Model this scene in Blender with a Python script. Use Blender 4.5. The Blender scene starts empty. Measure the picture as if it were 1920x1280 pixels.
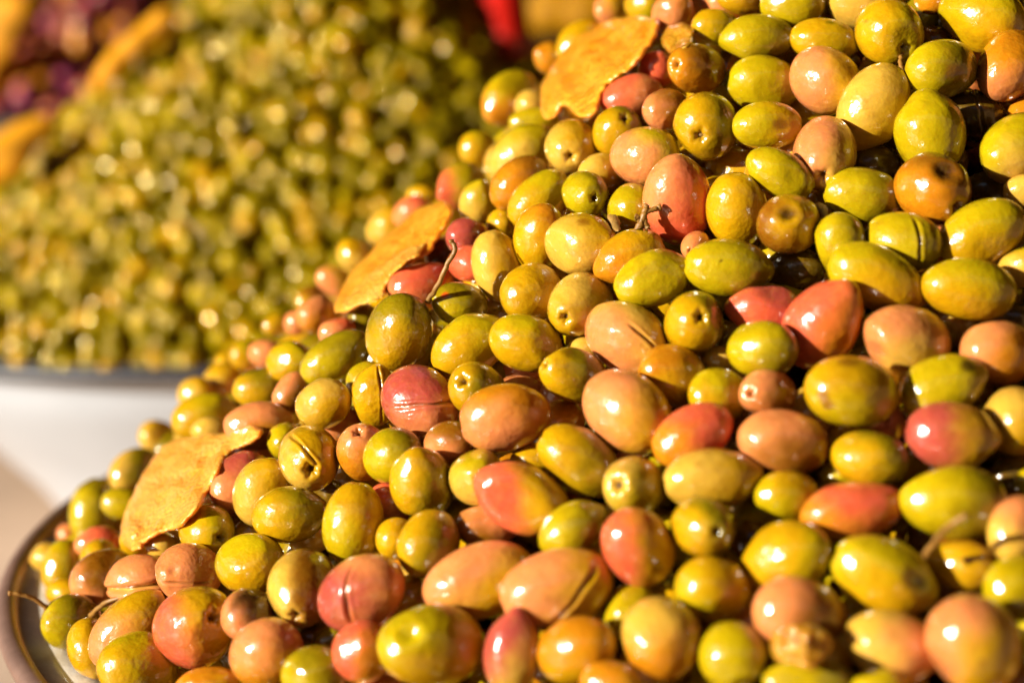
import bpy, math, random
import numpy as np
from mathutils import Matrix, Vector
R = math.radians
scene = bpy.context.scene
col = scene.collection
random.seed(4); rng = np.random.default_rng(4)

# ---------------------------------------------------------------- camera
PITCH = 0.202            # downward tilt of the lens, radians
CAM_H = 0.49             # lens height above the table top
FPX = 70.0 / 36.0 * 1920.0
cam = bpy.data.objects.new("camera", bpy.data.cameras.new("camera"))
col.objects.link(cam); scene.camera = cam
cam.location = (0, 0, CAM_H)
cam.rotation_euler = (math.pi / 2 - PITCH, 0, 0)
cam.data.lens = 70; cam.data.sensor_width = 36
cam.data.clip_start = 0.02; cam.data.clip_end = 200
cam.data.dof.use_dof = True
cam.data.dof.focus_distance = 0.715
cam.data.dof.aperture_fstop = 4.6
cam.data.dof.aperture_blades = 0

# ---------------------------------------------------------------- sky, sun, exposure
SUN_EL = R(15); SUN_AZ = R(-64)      # azimuth measured from the -y (camera) side towards -x
sun_dir = Vector((math.sin(SUN_AZ) * math.cos(SUN_EL), -math.cos(SUN_AZ) * math.cos(SUN_EL), math.sin(SUN_EL)))
world = bpy.data.worlds.new("World"); scene.world = world; world.use_nodes = True
wn = world.node_tree.nodes; wl = world.node_tree.links
for n in list(wn): wn.remove(n)
sky = wn.new("ShaderNodeTexSky"); sky.sky_type = 'NISHITA'; sky.sun_disc = False
sky.sun_elevation = SUN_EL
sky.sun_rotation = math.atan2(sun_dir.x, sun_dir.y)
bg = wn.new("ShaderNodeBackground"); bg.inputs[1].default_value = 0.05
wo = wn.new("ShaderNodeOutputWorld")
wl.new(sky.outputs[0], bg.inputs[0]); wl.new(bg.outputs[0], wo.inputs[0])
sun = bpy.data.objects.new("sun", bpy.data.lights.new("sun", 'SUN')); col.objects.link(sun)
sun.data.energy = 5.0; sun.data.angle = R(0.6); sun.data.color = (1.0, 0.935, 0.81)
sun.rotation_euler = sun_dir.to_track_quat('Z', 'Y').to_euler()
sun.location = (-2, -2, 3)
scene.view_settings.view_transform = 'Standard'; scene.view_settings.look = 'None'
scene.view_settings.exposure = 1.22; scene.view_settings.gamma = 1.0
scene.render.engine = 'CYCLES'
scene.cycles.max_bounces = 8

# ---------------------------------------------------------------- helpers
cp, sp = math.cos(PITCH), math.sin(PITCH)
CAMM = np.array([[1, 0, 0], [0, sp, cp], [0, -cp, sp]])     # rows: right, up, back
ORG = np.array([0, 0, CAM_H])
def to_world(c): return np.asarray(c) @ CAMM + ORG
def ray(x, y): return np.stack([(np.asarray(x, float) - 960) / FPX, -(np.asarray(y, float) - 640) / FPX, -np.ones(np.shape(x))], -1)
def at(x, y, depth): return to_world(ray(x, y) * np.asarray(depth)[..., None])
def cone_depth(x, y, A, k):
    """depth at which the view ray of a photo pixel meets the heap (apex A relative to the lens, slope k)"""
    d = ray(x, y) @ CAMM
    a = k * k * (d[..., 0]**2 + d[..., 1]**2) - d[..., 2]**2
    b = -2 * (k * k * (d[..., 0] * A[0] + d[..., 1] * A[1]) - d[..., 2] * A[2])
    c = k * k * (A[0]**2 + A[1]**2) - A[2]**2
    return (-b - np.sqrt(np.maximum(b * b - 4 * a * c, 0))) / (2 * a)
def tag(o, label=None, cat=None, group=None, kind=None):
    if label: o["label"] = label
    if cat: o["category"] = cat
    if group: o["group"] = group
    if kind: o["kind"] = kind
    return o
def mesh(name, V, Fc, mat=None, colors=None, smooth=True):
    me = bpy.data.meshes.new(name)
    me.from_pydata([tuple(v) for v in V], [], Fc)
    if smooth: me.polygons.foreach_set("use_smooth", [True] * len(me.polygons))
    if colors is not None:
        at_ = me.color_attributes.new("skin", 'FLOAT_COLOR', 'POINT')
        at_.data.foreach_set("color", np.asarray(colors, np.float32).ravel())
    if mat: me.materials.append(mat)
    return me
def link(name, me, parent=None):
    o = bpy.data.objects.new(name, me); col.objects.link(o)
    if parent is not None: o.parent = parent
    return o
def sstep(a, b, x):
    t = np.clip((x - a) / (b - a), 0, 1); return t * t * (3 - 2 * t)
def lathe(prof, n=128):
    V, Fc = [], []
    for i in range(n):
        a = 2 * math.pi * i / n
        V += [(r * math.cos(a), r * math.sin(a), z) for r, z in prof]
    m = len(prof)
    for i in range(n):
        j = (i + 1) % n
        for q in range(m - 1):
            Fc.append((i * m + q, j * m + q, j * m + q + 1, i * m + q + 1))
    return V, Fc
def tube(P, rad, n=10):
    """a closed tapering tube through the points P"""
    P = [Vector(p) for p in P]; V, Fc = [], []
    for i, p in enumerate(P):
        d = (P[min(i + 1, len(P) - 1)] - P[max(i - 1, 0)]).normalized()
        u = d.orthogonal().normalized() if i == 0 else (u - d * u.dot(d)).normalized()
        w = d.cross(u)
        for k in range(n):
            a = 2 * math.pi * k / n
            V.append(p + (u * math.cos(a) + w * math.sin(a)) * rad[i])
    for i in range(len(P) - 1):
        for k in range(n):
            Fc.append((i * n + k, i * n + (k + 1) % n, (i + 1) * n + (k + 1) % n, (i + 1) * n + k))
    Fc.append(tuple(range(n - 1, -1, -1))); Fc.append(tuple(range((len(P) - 1) * n, len(P) * n)))
    return V, Fc
def spline(P, m=6):
    P = np.asarray(P, float); out = []
    Q = np.vstack([2 * P[0] - P[1], P, 2 * P[-1] - P[-2]])
    for i in range(1, len(Q) - 2):
        for s in range(m):
            t = s / m
            out.append(.5 * ((2 * Q[i]) + (-Q[i-1] + Q[i+1]) * t + (2*Q[i-1] - 5*Q[i] + 4*Q[i+1] - Q[i+2]) * t*t + (-Q[i-1] + 3*Q[i] - 3*Q[i+1] + Q[i+2]) * t**3))
    out.append(P[-1]); return np.array(out)

# ---------------------------------------------------------------- materials
def new_mat(name):
    m = bpy.data.materials.new(name); m.use_nodes = True
    nt = m.node_tree; b = nt.nodes["Principled BSDF"]
    return m, nt, b
def nd(nt, t, **kw):
    n = nt.nodes.new(t)
    for k, v in kw.items(): setattr(n, k, v)
    return n
def noise(nt, scale, detail=2, rough=.5, vec=None, w=None):
    n = nd(nt, "ShaderNodeTexNoise")
    if w is not None:
        n.noise_dimensions = '4D'; nt.links.new(w, n.inputs["W"])
    n.inputs["Scale"].default_value = scale; n.inputs["Detail"].default_value = detail; n.inputs["Roughness"].default_value = rough
    if vec is not None: nt.links.new(vec, n.inputs["Vector"])
    return n
def mixc(nt, fac, a, b, mode='MIX'):
    m = nd(nt, "ShaderNodeMix", data_type='RGBA', blend_type=mode)
    for s, v in ((m.inputs[0], fac), (m.inputs[6], a), (m.inputs[7], b)):
        if hasattr(v, "links"): nt.links.new(v, s)
        else: s.default_value = v
    return m.outputs[2]
def maprange(nt, v, a, b, c, d):
    m = nd(nt, "ShaderNodeMapRange"); nt.links.new(v, m.inputs[0])
    for i, x in enumerate((a, b, c, d)): m.inputs[i + 1].default_value = x
    return m.outputs[0]
def math_(nt, op, a, b):
    m = nd(nt, "ShaderNodeMath", operation=op)
    for s, v in ((m.inputs[0], a), (m.inputs[1], b)):
        if hasattr(v, "links"): nt.links.new(v, s)
        else: s.default_value = v
    return m.outputs[0]

def olive_material(name="olive_skin", dull=False):
    m, nt, b = new_mat(name); L = nt.links
    tc = nd(nt, "ShaderNodeTexCoord"); oi = nd(nt, "ShaderNodeObjectInfo")
    w = math_(nt, 'MULTIPLY', oi.outputs["Random"], 37.0)
    at_ = nd(nt, "ShaderNodeAttribute", attribute_name="skin")
    O = tc.outputs["Object"]
    n1 = noise(nt, 160, 4, .6, O, w)
    c = mixc(nt, maprange(nt, n1.outputs[0], .35, .75, 0, .35), at_.outputs["Color"], (.55, .40, .10, 1), 'MULTIPLY')
    n0 = noise(nt, 330, 3, .6, O, w)                       # paler mottling
    c = mixc(nt, maprange(nt, n0.outputs[0], .5, .8, 0, .14), c, (.45, .31, .02, 1))
    n3 = noise(nt, 95, 5, .68, O, w)                       # irregular brown staining
    c = mixc(nt, maprange(nt, n3.outputs[0], .56, .70, 0, .38), c, (.20, .075, .004, 1))
    vo = nd(nt, "ShaderNodeTexVoronoi"); vo.voronoi_dimensions = '4D'; L.new(O, vo.inputs["Vector"]); L.new(w, vo.inputs["W"])
    vo.inputs["Scale"].default_value = 420                 # fine brown lenticels
    c = mixc(nt, math_(nt, 'MULTIPLY', maprange(nt, vo.outputs["Distance"], .10, .2, 1, 0), maprange(nt, n1.outputs[0], .5, .62, 0, .45)), c, (.16, .07, .01, 1))
    L.new(c, b.inputs["Base Color"])
    r = maprange(nt, noise(nt, 500, 2, .5, O, w).outputs[0], .3, .7, .16, .30); L.new(r, b.inputs["Roughness"])
    b.inputs["IOR"].default_value = 1.5
    b.inputs["Specular IOR Level"].default_value = .15
    b.inputs["Coat Weight"].default_value = 1
    b.inputs["Coat IOR"].default_value = 1.55
    cr = maprange(nt, noise(nt, 120, 3, .6, O, w).outputs[0], .35, .65, .12, .24); L.new(cr, b.inputs["Coat Roughness"])
    b.inputs["Subsurface Weight"].default_value = .32
    b.inputs["Subsurface Radius"].default_value = (1, .45, .08)
    b.inputs["Subsurface Scale"].default_value = .0035
    # skin relief: broad soft waves that break the glints up, finer wrinkles where the vertex alpha asks
    a1 = noise(nt, 190, 2, .5, O, w); a2 = noise(nt, 480, 2.5, .5, O, w)
    h = math_(nt, 'ADD', math_(nt, 'MULTIPLY', a1.outputs[0], 1.0), math_(nt, 'MULTIPLY', a2.outputs[0], math_(nt, 'ADD', .32, math_(nt, 'MULTIPLY', at_.outputs["Alpha"], .26))))
    bu = nd(nt, "ShaderNodeBump"); bu.inputs["Distance"].default_value = .0011; bu.inputs["Strength"].default_value = .55
    L.new(h, bu.inputs["Height"]); L.new(bu.outputs[0], b.inputs["Normal"]); L.new(bu.outputs[0], b.inputs["Coat Normal"])
    if dull:                                               # the small olives behind: less oil, a warm-tinted sheen
        b.inputs["Coat Weight"].default_value = 0
        b.inputs["Specular IOR Level"].default_value = .62
        b.inputs["Specular Tint"].default_value = (1, .80, .34, 1)
        nt.links.remove(b.inputs["Roughness"].links[0]); b.inputs["Roughness"].default_value = .13
    return m
OLIVE = olive_material()
SMALL = olive_material("small_olive_skin", True)

def simple(name, color, rough=.5, metal=0, spec=.5, sss=0, nscale=60, namp=.25, bump=0, bscale=200, coat=0, color2=None):
    m, nt, b = new_mat(name)
    tc = nd(nt, "ShaderNodeTexCoord"); n = noise(nt, nscale, 5, .6, tc.outputs["Object"])
    c2 = color2 or tuple(x * (1 - namp * 2) for x in color[:3]) + (1,)
    c = mixc(nt, maprange(nt, n.outputs[0], .35, .7, 0, 1), color, c2)
    nt.links.new(c, b.inputs["Base Color"])
    b.inputs["Specular IOR Level"].default_value = spec
    b.inputs["Roughness"].default_value = rough; b.inputs["Metallic"].default_value = metal
    if sss:
        b.inputs["Subsurface Weight"].default_value = sss; b.inputs["Subsurface Radius"].default_value = (1, .5, .1); b.inputs["Subsurface Scale"].default_value = .005
    if coat: b.inputs["Coat Weight"].default_value = coat; b.inputs["Coat Roughness"].default_value = .08
    if bump:
        nb = noise(nt, bscale, 4, .6, tc.outputs["Object"])
        bu = nd(nt, "ShaderNodeBump"); bu.inputs["Distance"].default_value = bump; bu.inputs["Strength"].default_value = .7
        nt.links.new(nb.outputs[0], bu.inputs["Height"]); nt.links.new(bu.outputs[0], b.inputs["Normal"])
    return m
M_STALK = simple("dried_stalk", (.26, .12, .015, 1), .5, bump=.0006, bscale=400, sss=.1)
M_SCAR = simple("stem_scar_brown", (.10, .045, .012, 1), .7, bump=.0008, bscale=900)
M_PLUG = simple("stem_plug_tan", (.24, .12, .02, 1), .6, bump=.001, bscale=800)
M_CRUMB = simple("crumb_tan", (.32, .17, .03, 1), .55, bump=.001, bscale=700, sss=.15)
def peel_mat(name, c1, c2, cell, dist, sss):
    m, nt, b = new_mat(name); L = nt.links
    tc = nd(nt, "ShaderNodeTexCoord"); O = tc.outputs["Object"]
    n = noise(nt, 95, 5, .62, O)
    vo = nd(nt, "ShaderNodeTexVoronoi"); L.new(O, vo.inputs["Vector"]); vo.inputs["Scale"].default_value = cell; vo.inputs["Randomness"].default_value = 1
    c = mixc(nt, maprange(nt, n.outputs[0], .38, .66, 0, 1), c1, c2)
    c = mixc(nt, maprange(nt, vo.outputs["Distance"], .0, .6, .16, 0), c, (.66, .34, .08, 1))
    L.new(c, b.inputs["Base Color"])
    b.inputs["Roughness"].default_value = .3; b.inputs["Specular IOR Level"].default_value = .2
    b.inputs["Coat Weight"].default_value = 1; b.inputs["Coat Roughness"].default_value = .11; b.inputs["Coat IOR"].default_value = 1.5
    b.inputs["Subsurface Weight"].default_value = sss; b.inputs["Subsurface Radius"].default_value = (1, .5, .10); b.inputs["Subsurface Scale"].default_value = .007
    n2 = noise(nt, 210, 4, .6, O)
    hh = math_(nt, 'ADD', math_(nt, 'MULTIPLY', vo.outputs["Distance"], -.55), n2.outputs[0])
    bu = nd(nt, "ShaderNodeBump"); bu.inputs["Distance"].default_value = dist; bu.inputs["Strength"].default_value = .8
    L.new(hh, bu.inputs["Height"]); L.new(bu.outputs[0], b.inputs["Normal"]); L.new(bu.outputs[0], b.inputs["Coat Normal"])
    return m
M_PEEL = peel_mat("preserved_peel", (.68, .29, .020, 1), (.56, .165, .003, 1), 330, .0012, .55)
M_PITH = peel_mat("pulp_pith", (.72, .32, .05, 1), (.64, .215, .010, 1), 520, .0015, .55)
M_WEDGE = simple("orange_wedge_skin", (.62, .26, .004, 1), .6, nscale=40, spec=.15, sss=.2)
M_OILED = simple("oiled_enamel", (.62, .58, .52, 1), .3, nscale=45, coat=.4, color2=(.44, .36, .25, 1), bump=.0008, bscale=120)
M_ENAMEL = simple("white_enamel", (.43, .455, .50, 1), .4, nscale=14, namp=.04, coat=.5)
M_RIM = simple("worn_rim_metal", (.34, .20, .15, 1), .4, metal=.5, nscale=24, bump=.0006, bscale=90, color2=(.16, .09, .07, 1))
M_RIMDARK = simple("dark_blue_rim", (.016, .016, .026, 1), .5, nscale=24)
M_TABLE = simple("table_boards", (.52, .36, .25, 1), .6, nscale=6, namp=.12)
M_DARK = simple("shade_dark_wood", (.022, .011, .005, 1), .8, nscale=20, spec=.1)  # near-black colour stands in for the shade behind the heaps
M_RED = simple("red_pepper_skin", (.42, .008, .003, 1), .35, coat=.3, nscale=30, namp=.1)
M_LEMON = simple("preserved_lemon_skin", (.34, .15, .002, 1), .5, spec=.1, nscale=60, bump=.001, bscale=300, sss=.2)
M_GREEN = simple("green_stem", (.06, .11, .02, 1), .5)
M_GROUND = simple("street_ground", (.16, .13, .10, 1), .8, nscale=3)
M_PULP = simple("clear_pulp", (.48, .24, .012, 1), .15, nscale=260, bump=.005, bscale=260, sss=.6, coat=1, color2=(.42, .16, .008, 1))
M_BLOCK = simple("sky_block_plaster", (.20, .14, .09, 1), .9, nscale=2)  # plain face of the added sky blockers
M_SAC = simple("juice_sac", (.64, .25, .030, 1), .14, nscale=60, sss=.7, coat=.8, color2=(.56, .165, .008, 1))
M_WARM = simple("ochre_bounce_face", (.20, .115, .045, 1), .9, nscale=3, spec=.1)  # warm face of the added bounce wall

# ---------------------------------------------------------------- the setting: table, ground and added light-blocking walls
def box(name, x0, x1, y0, y1, z0, z1, mat, parent=None):
    V = [(x, y, z) for x in (x0, x1) for y in (y0, y1) for z in (z0, z1)]
    Fc = [(0, 1, 3, 2), (4, 6, 7, 5), (0, 4, 5, 1), (2, 3, 7, 6), (0, 2, 6, 4), (1, 5, 7, 3)]
    return link(name, mesh(name, V, Fc, mat, smooth=False), parent)
tag(box("table", -2.2, 2.2, -.05, 3.0, -.04, 0, M_TABLE), kind="structure")
me = mesh("ground", [(-40, -40, -.8), (40, -40, -.8), (40, 60, -.8), (-40, 60, -.8)], [(0, 1, 2, 3)], M_GROUND, smooth=False)
tag(link("ground", me), kind="structure")
# unseen roof and walls added to keep the sky off the heaps
tag(box("added_shade_roof", -3.0, 3.0, -.25, 3.4, 1.50, 1.53, M_DARK), kind="structure")  # added out of view to cut the skylight from above
tag(box("added_dark_wall", -3.0, 3.0, 3.1, 3.13, -.8, 1.495, M_DARK), kind="structure")  # added dark backing for the shade behind; also blocks sky
tag(box("added_sky_block", -8, 14, -8.0, -7.0, -.8, 6.0, M_BLOCK), kind="structure")  # unseen block added behind the lens to cut sky fill and reflections
tag(box("added_low_block", -13, -12.6, -30, 14, -.8, 2.5, M_BLOCK), kind="structure")  # unseen block added to hide the bright low sky at left
tag(box("added_bounce_wall", 2.3, 2.33, -6, 3.09, -.8, 2.4, M_WARM), kind="structure")  # unseen wall added to cut sheen and bounce warm light from the right

# ---------------------------------------------------------------- bowls
def bowl(name, loc, rimmat, tilt=0.0):
    """an enamelled basin: body, and a rolled rim as its part"""
    prof = [(.0, .004), (.10, .003), (.17, .003), (.178, .0), (.19, .0), (.198, .008), (.213, .045), (.243, .09), (.292, .142), (.330, .180), (.349, .204), (.355, .219), (.379, .2225),
            (.3775, .2288), (.356, .2276), (.335, .214), (.295, .180), (.242, .112), (.208, .05), (.19, .012), (.16, .008), (.0, .008)]
    o = link(name, mesh(name, *lathe(prof, 160), M_OILED if rimmat is M_RIM else M_ENAMEL)); o.location = loc; o.rotation_euler = (0, tilt, 0)
    rp = []
    for i in range(15):                         # rolled bead: flat lip outside, round bead inside
        a = math.pi * 2 * i / 14
        rp.append((.3805 + .0048 * math.cos(a), .2272 + .0044 * math.sin(a)))
    link("rim", mesh("rim", *lathe(rp, 200), rimmat), o)
    return o
A1 = np.array([.067, .858, .067]); A1 = np.array([.160, .858, .067]); K1 = math.tan(.743)
b1 = bowl("olive_bowl", (A1[0], A1[1], 0), M_RIM)
b1.location.z = -.0065; b1.scale = (.987, .987, 1)
tag(b1, "white enamel bowl with a worn metal rim, brimming with mixed olives in front", "bowl")
A2 = np.array([-.138, 1.585, .048]); K2 = .92
b2 = bowl("olive_bowl.001", (A2[0] - .012, A2[1], -.006), M_RIMDARK, R(-3.4))
b2.scale = (.955, .955, 1)
tag(b2, "white enamel bowl with a dark rim, out of focus behind at left", "bowl")

# ---------------------------------------------------------------- olives
PAL = {'g': (.19, .133, .001), 'l': (.37, .262, .002), 'y': (.44, .235, .002), 'a': (.45, .160, .004), 'p': (.57, .190, .058), 'r': (.57, .090, .036),
       'm': (.34, .055, .035), 'M': (.40, .075, .075), 'b': (.20, .072, .003), 't': (.50, .290, .035), 'k': (.05, .018, .004), 'd': (.10, .055, .003), 'R': (.55, .03, .004),  # 'd': for olives lying in shade, the shade put into their colour
       'G': (.180, .130, .0006), 'L': (.355, .250, .001), 'Y': (.43, .240, .001), 'T': (.42, .25, .02)}
def waves(u, n, f0, f1, g):
    s = np.zeros(len(u))
    for _ in range(n):
        k = g.normal(size=3); k *= g.uniform(f0, f1) / np.linalg.norm(k)
        s += np.sin(u @ k + g.uniform(0, 6.28)) / n
    return s
SPH = {}
def sphere(nl, nt):
    if (nl, nt) not in SPH:
        th = np.linspace(0, math.pi, nl + 1)[1:-1]
        th = np.concatenate([th, [math.pi - .12, math.pi - .075, math.pi - .035, .06]]); th = np.unique(np.round(th, 5))
        ph = np.arange(nt) * 2 * math.pi / nt
        u = np.stack([np.outer(np.sin(th), np.cos(ph)), np.outer(np.sin(th), np.sin(ph)), np.outer(np.cos(th), np.ones(nt))], -1).reshape(-1, 3)
        u = np.vstack([u, [0, 0, 1], [0, 0, -1]])
        m = len(th); Fc = []
        for i in range(m - 1):
            for j in range(nt):
                k = (j + 1) % nt
                Fc.append((i * nt + j, (i + 1) * nt + j, (i + 1) * nt + k, i * nt + k))
        for j in range(nt):
            k = (j + 1) % nt
            Fc.append((m * nt, j, k)); Fc.append((m * nt + 1, (m - 1) * nt + k, (m - 1) * nt + j))
        SPH[(nl, nt)] = (u, Fc)
    return SPH[(nl, nt)]
def olive_shape(La, b, c1, seed, opt={}, Rl=None, res=(36, 56)):
    """one olive of half length La and half width b lying along its local z; blossom end +z, stem end -z; returns verts, faces, colours"""
    g = np.random.default_rng(seed)
    u, Fc = sphere(*res)
    t = u[:, 2]; rad = np.sqrt(np.maximum(1 - t * t, 0))
    e = g.uniform(.88, 1.0)
    rr = rad ** e * (1 + g.uniform(-.07, .07) * t)
    zz = t.copy()
    pt = opt.get('pt', g.choice([0, .4, .9]))
    rr *= 1 - .10 * pt * sstep(.45, 1, t); zz += .05 * pt * sstep(.8, 1, t) ** 2
    ph = np.arctan2(u[:, 1], u[:, 0])
    ov = 1 + g.uniform(0, .035) * np.cos(2 * ph + g.uniform(0, 6))
    hd = 1.5 if opt.get('big') else 1.0
    hole = 'h' in opt
    dep = (.16 if hole else .07) * (1.2 if opt.get('big') else 1)
    rw = rad * (1 + .22 * np.sin(3 * ph + seed) * np.sin(2 * ph + 1.7 * seed))
    zz += dep * np.exp(-(rw / (.155 * hd)) ** 2) * (t < 0) + (.09 if hole else .03) * np.exp(-(rw / .055) ** 2) * (t < 0)
    zz += -.008 * np.exp(-((rw - .27 * hd) / .10) ** 2) * (t < 0)
    P = np.stack([u[:, 0] / np.maximum(rad, 1e-6) * rr * ov, u[:, 1] / np.maximum(rad, 1e-6) * rr * ov, zz], 1)
    P[-2:, :2] = 0
    amp = 1 + .030 * waves(u, 6, 1.5, 3.5, g) * 2 + (.018 * waves(u, 8, 5, 11, g) if opt.get('wr') else .006 * waves(u, 5, 4, 7, g))
    for _ in range(int(g.integers(1, 4))):                 # pressed flats and soft hollows
        v = g.normal(size=3); v /= np.linalg.norm(v); cd = u @ v; s = g.uniform(.70, .9)
        amp -= g.uniform(.3, .9) * np.maximum(cd - s, 0) * .6 + 0
        v = g.normal(size=3); v /= np.linalg.norm(v)
        amp -= g.uniform(.005, .035) * np.exp(-(np.linalg.norm(u - v, axis=1) / g.uniform(.15, .4)) ** 2)
    C = np.tile(np.array(PAL[c1]), (len(u), 1))
    C *= (1 + .16 * waves(u, 5, 2, 5, g))[:, None]
    def ldir(dx, dy, z=None):
        v = np.array([dx, -dy, math.sqrt(max(.06, 1 - dx * dx - dy * dy)) if z is None else z]); v /= np.linalg.norm(v)
        return v @ Rl if Rl is not None else v
    if 'c2' in opt:
        dx, dy = opt['d']; v = ldir(dx, dy, .18)
        w = sstep(-.25, .75, u @ v + .42 * waves(u, 5, 2, 5, g) + .2 * waves(u, 6, 6, 14, g))
        C = C * (1 - w[:, None]) + np.array(PAL[opt['c2']]) * w[:, None]
    ns = waves(u, 6, 5, 12, g)
    for dx, dy, s, cc in opt.get('spot', []):
        v = ldir(dx, dy); dd = np.linalg.norm(u - v, axis=1) * (1 + .5 * ns)
        w = (1 - sstep(s * .55, s * 1.25, dd)) * .85
        C = C * (1 - w[:, None]) + np.array(PAL[cc]) * w[:, None]
    for dx, dy, dp, s in opt.get('dent', []):
        v = ldir(dx, dy); dd = np.linalg.norm(u - v, axis=1) * (1 + .25 * ns)
        amp -= dp * np.exp(-(dd / s) ** 2) - .2 * dp * np.exp(-((dd - 1.7 * s) / (.6 * s)) ** 2)
    for dx, dy, an, ln in opt.get('slit', []):
        v = ldir(dx, dy); tau = ldir(math.cos(R(an)), -math.sin(R(an)), 0)
        tau = tau - v * (tau @ v); tau /= np.linalg.norm(tau); be = np.cross(v, tau)
        wd = 2.6 if opt.get('wide') else 1.0
        l = u @ tau; s = u @ be + .055 * ns + .05 * l * l; wd = wd * (1 + .5 * waves(u, 5, 4, 10, g))
        win = (1 - sstep(ln * .55, ln, np.abs(l))) * (u @ v > 0)
        amp += win * (-.085 * wd * np.exp(-(s / (.034 * wd)) ** 2) + .022 * np.exp(-((np.abs(s) - .10 * wd) / .05) ** 2))
        w = win * np.exp(-(s / (.032 * wd)) ** 2) * .7
        gc = np.array(PAL['b']) if not opt.get('wide') else np.array(PAL['t'])
        C = C * (1 - w[:, None]) + gc * w[:, None]
    # the skin darkens to brown in the stem dimple and at the blossom point
    w = np.exp(-(rad / (.085 * hd)) ** 2) * (t < 0) * .8
    C = C * (1 - w[:, None]) + np.array(PAL['b']) * .6 * w[:, None]
    P = P * amp[:, None] * np.array([b, b, La])
    al = np.full(len(u), 1.0 if opt.get('wr') else g.uniform(.05, .4))
    return P, Fc, np.column_stack([np.clip(C, .002, .9), al])

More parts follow.
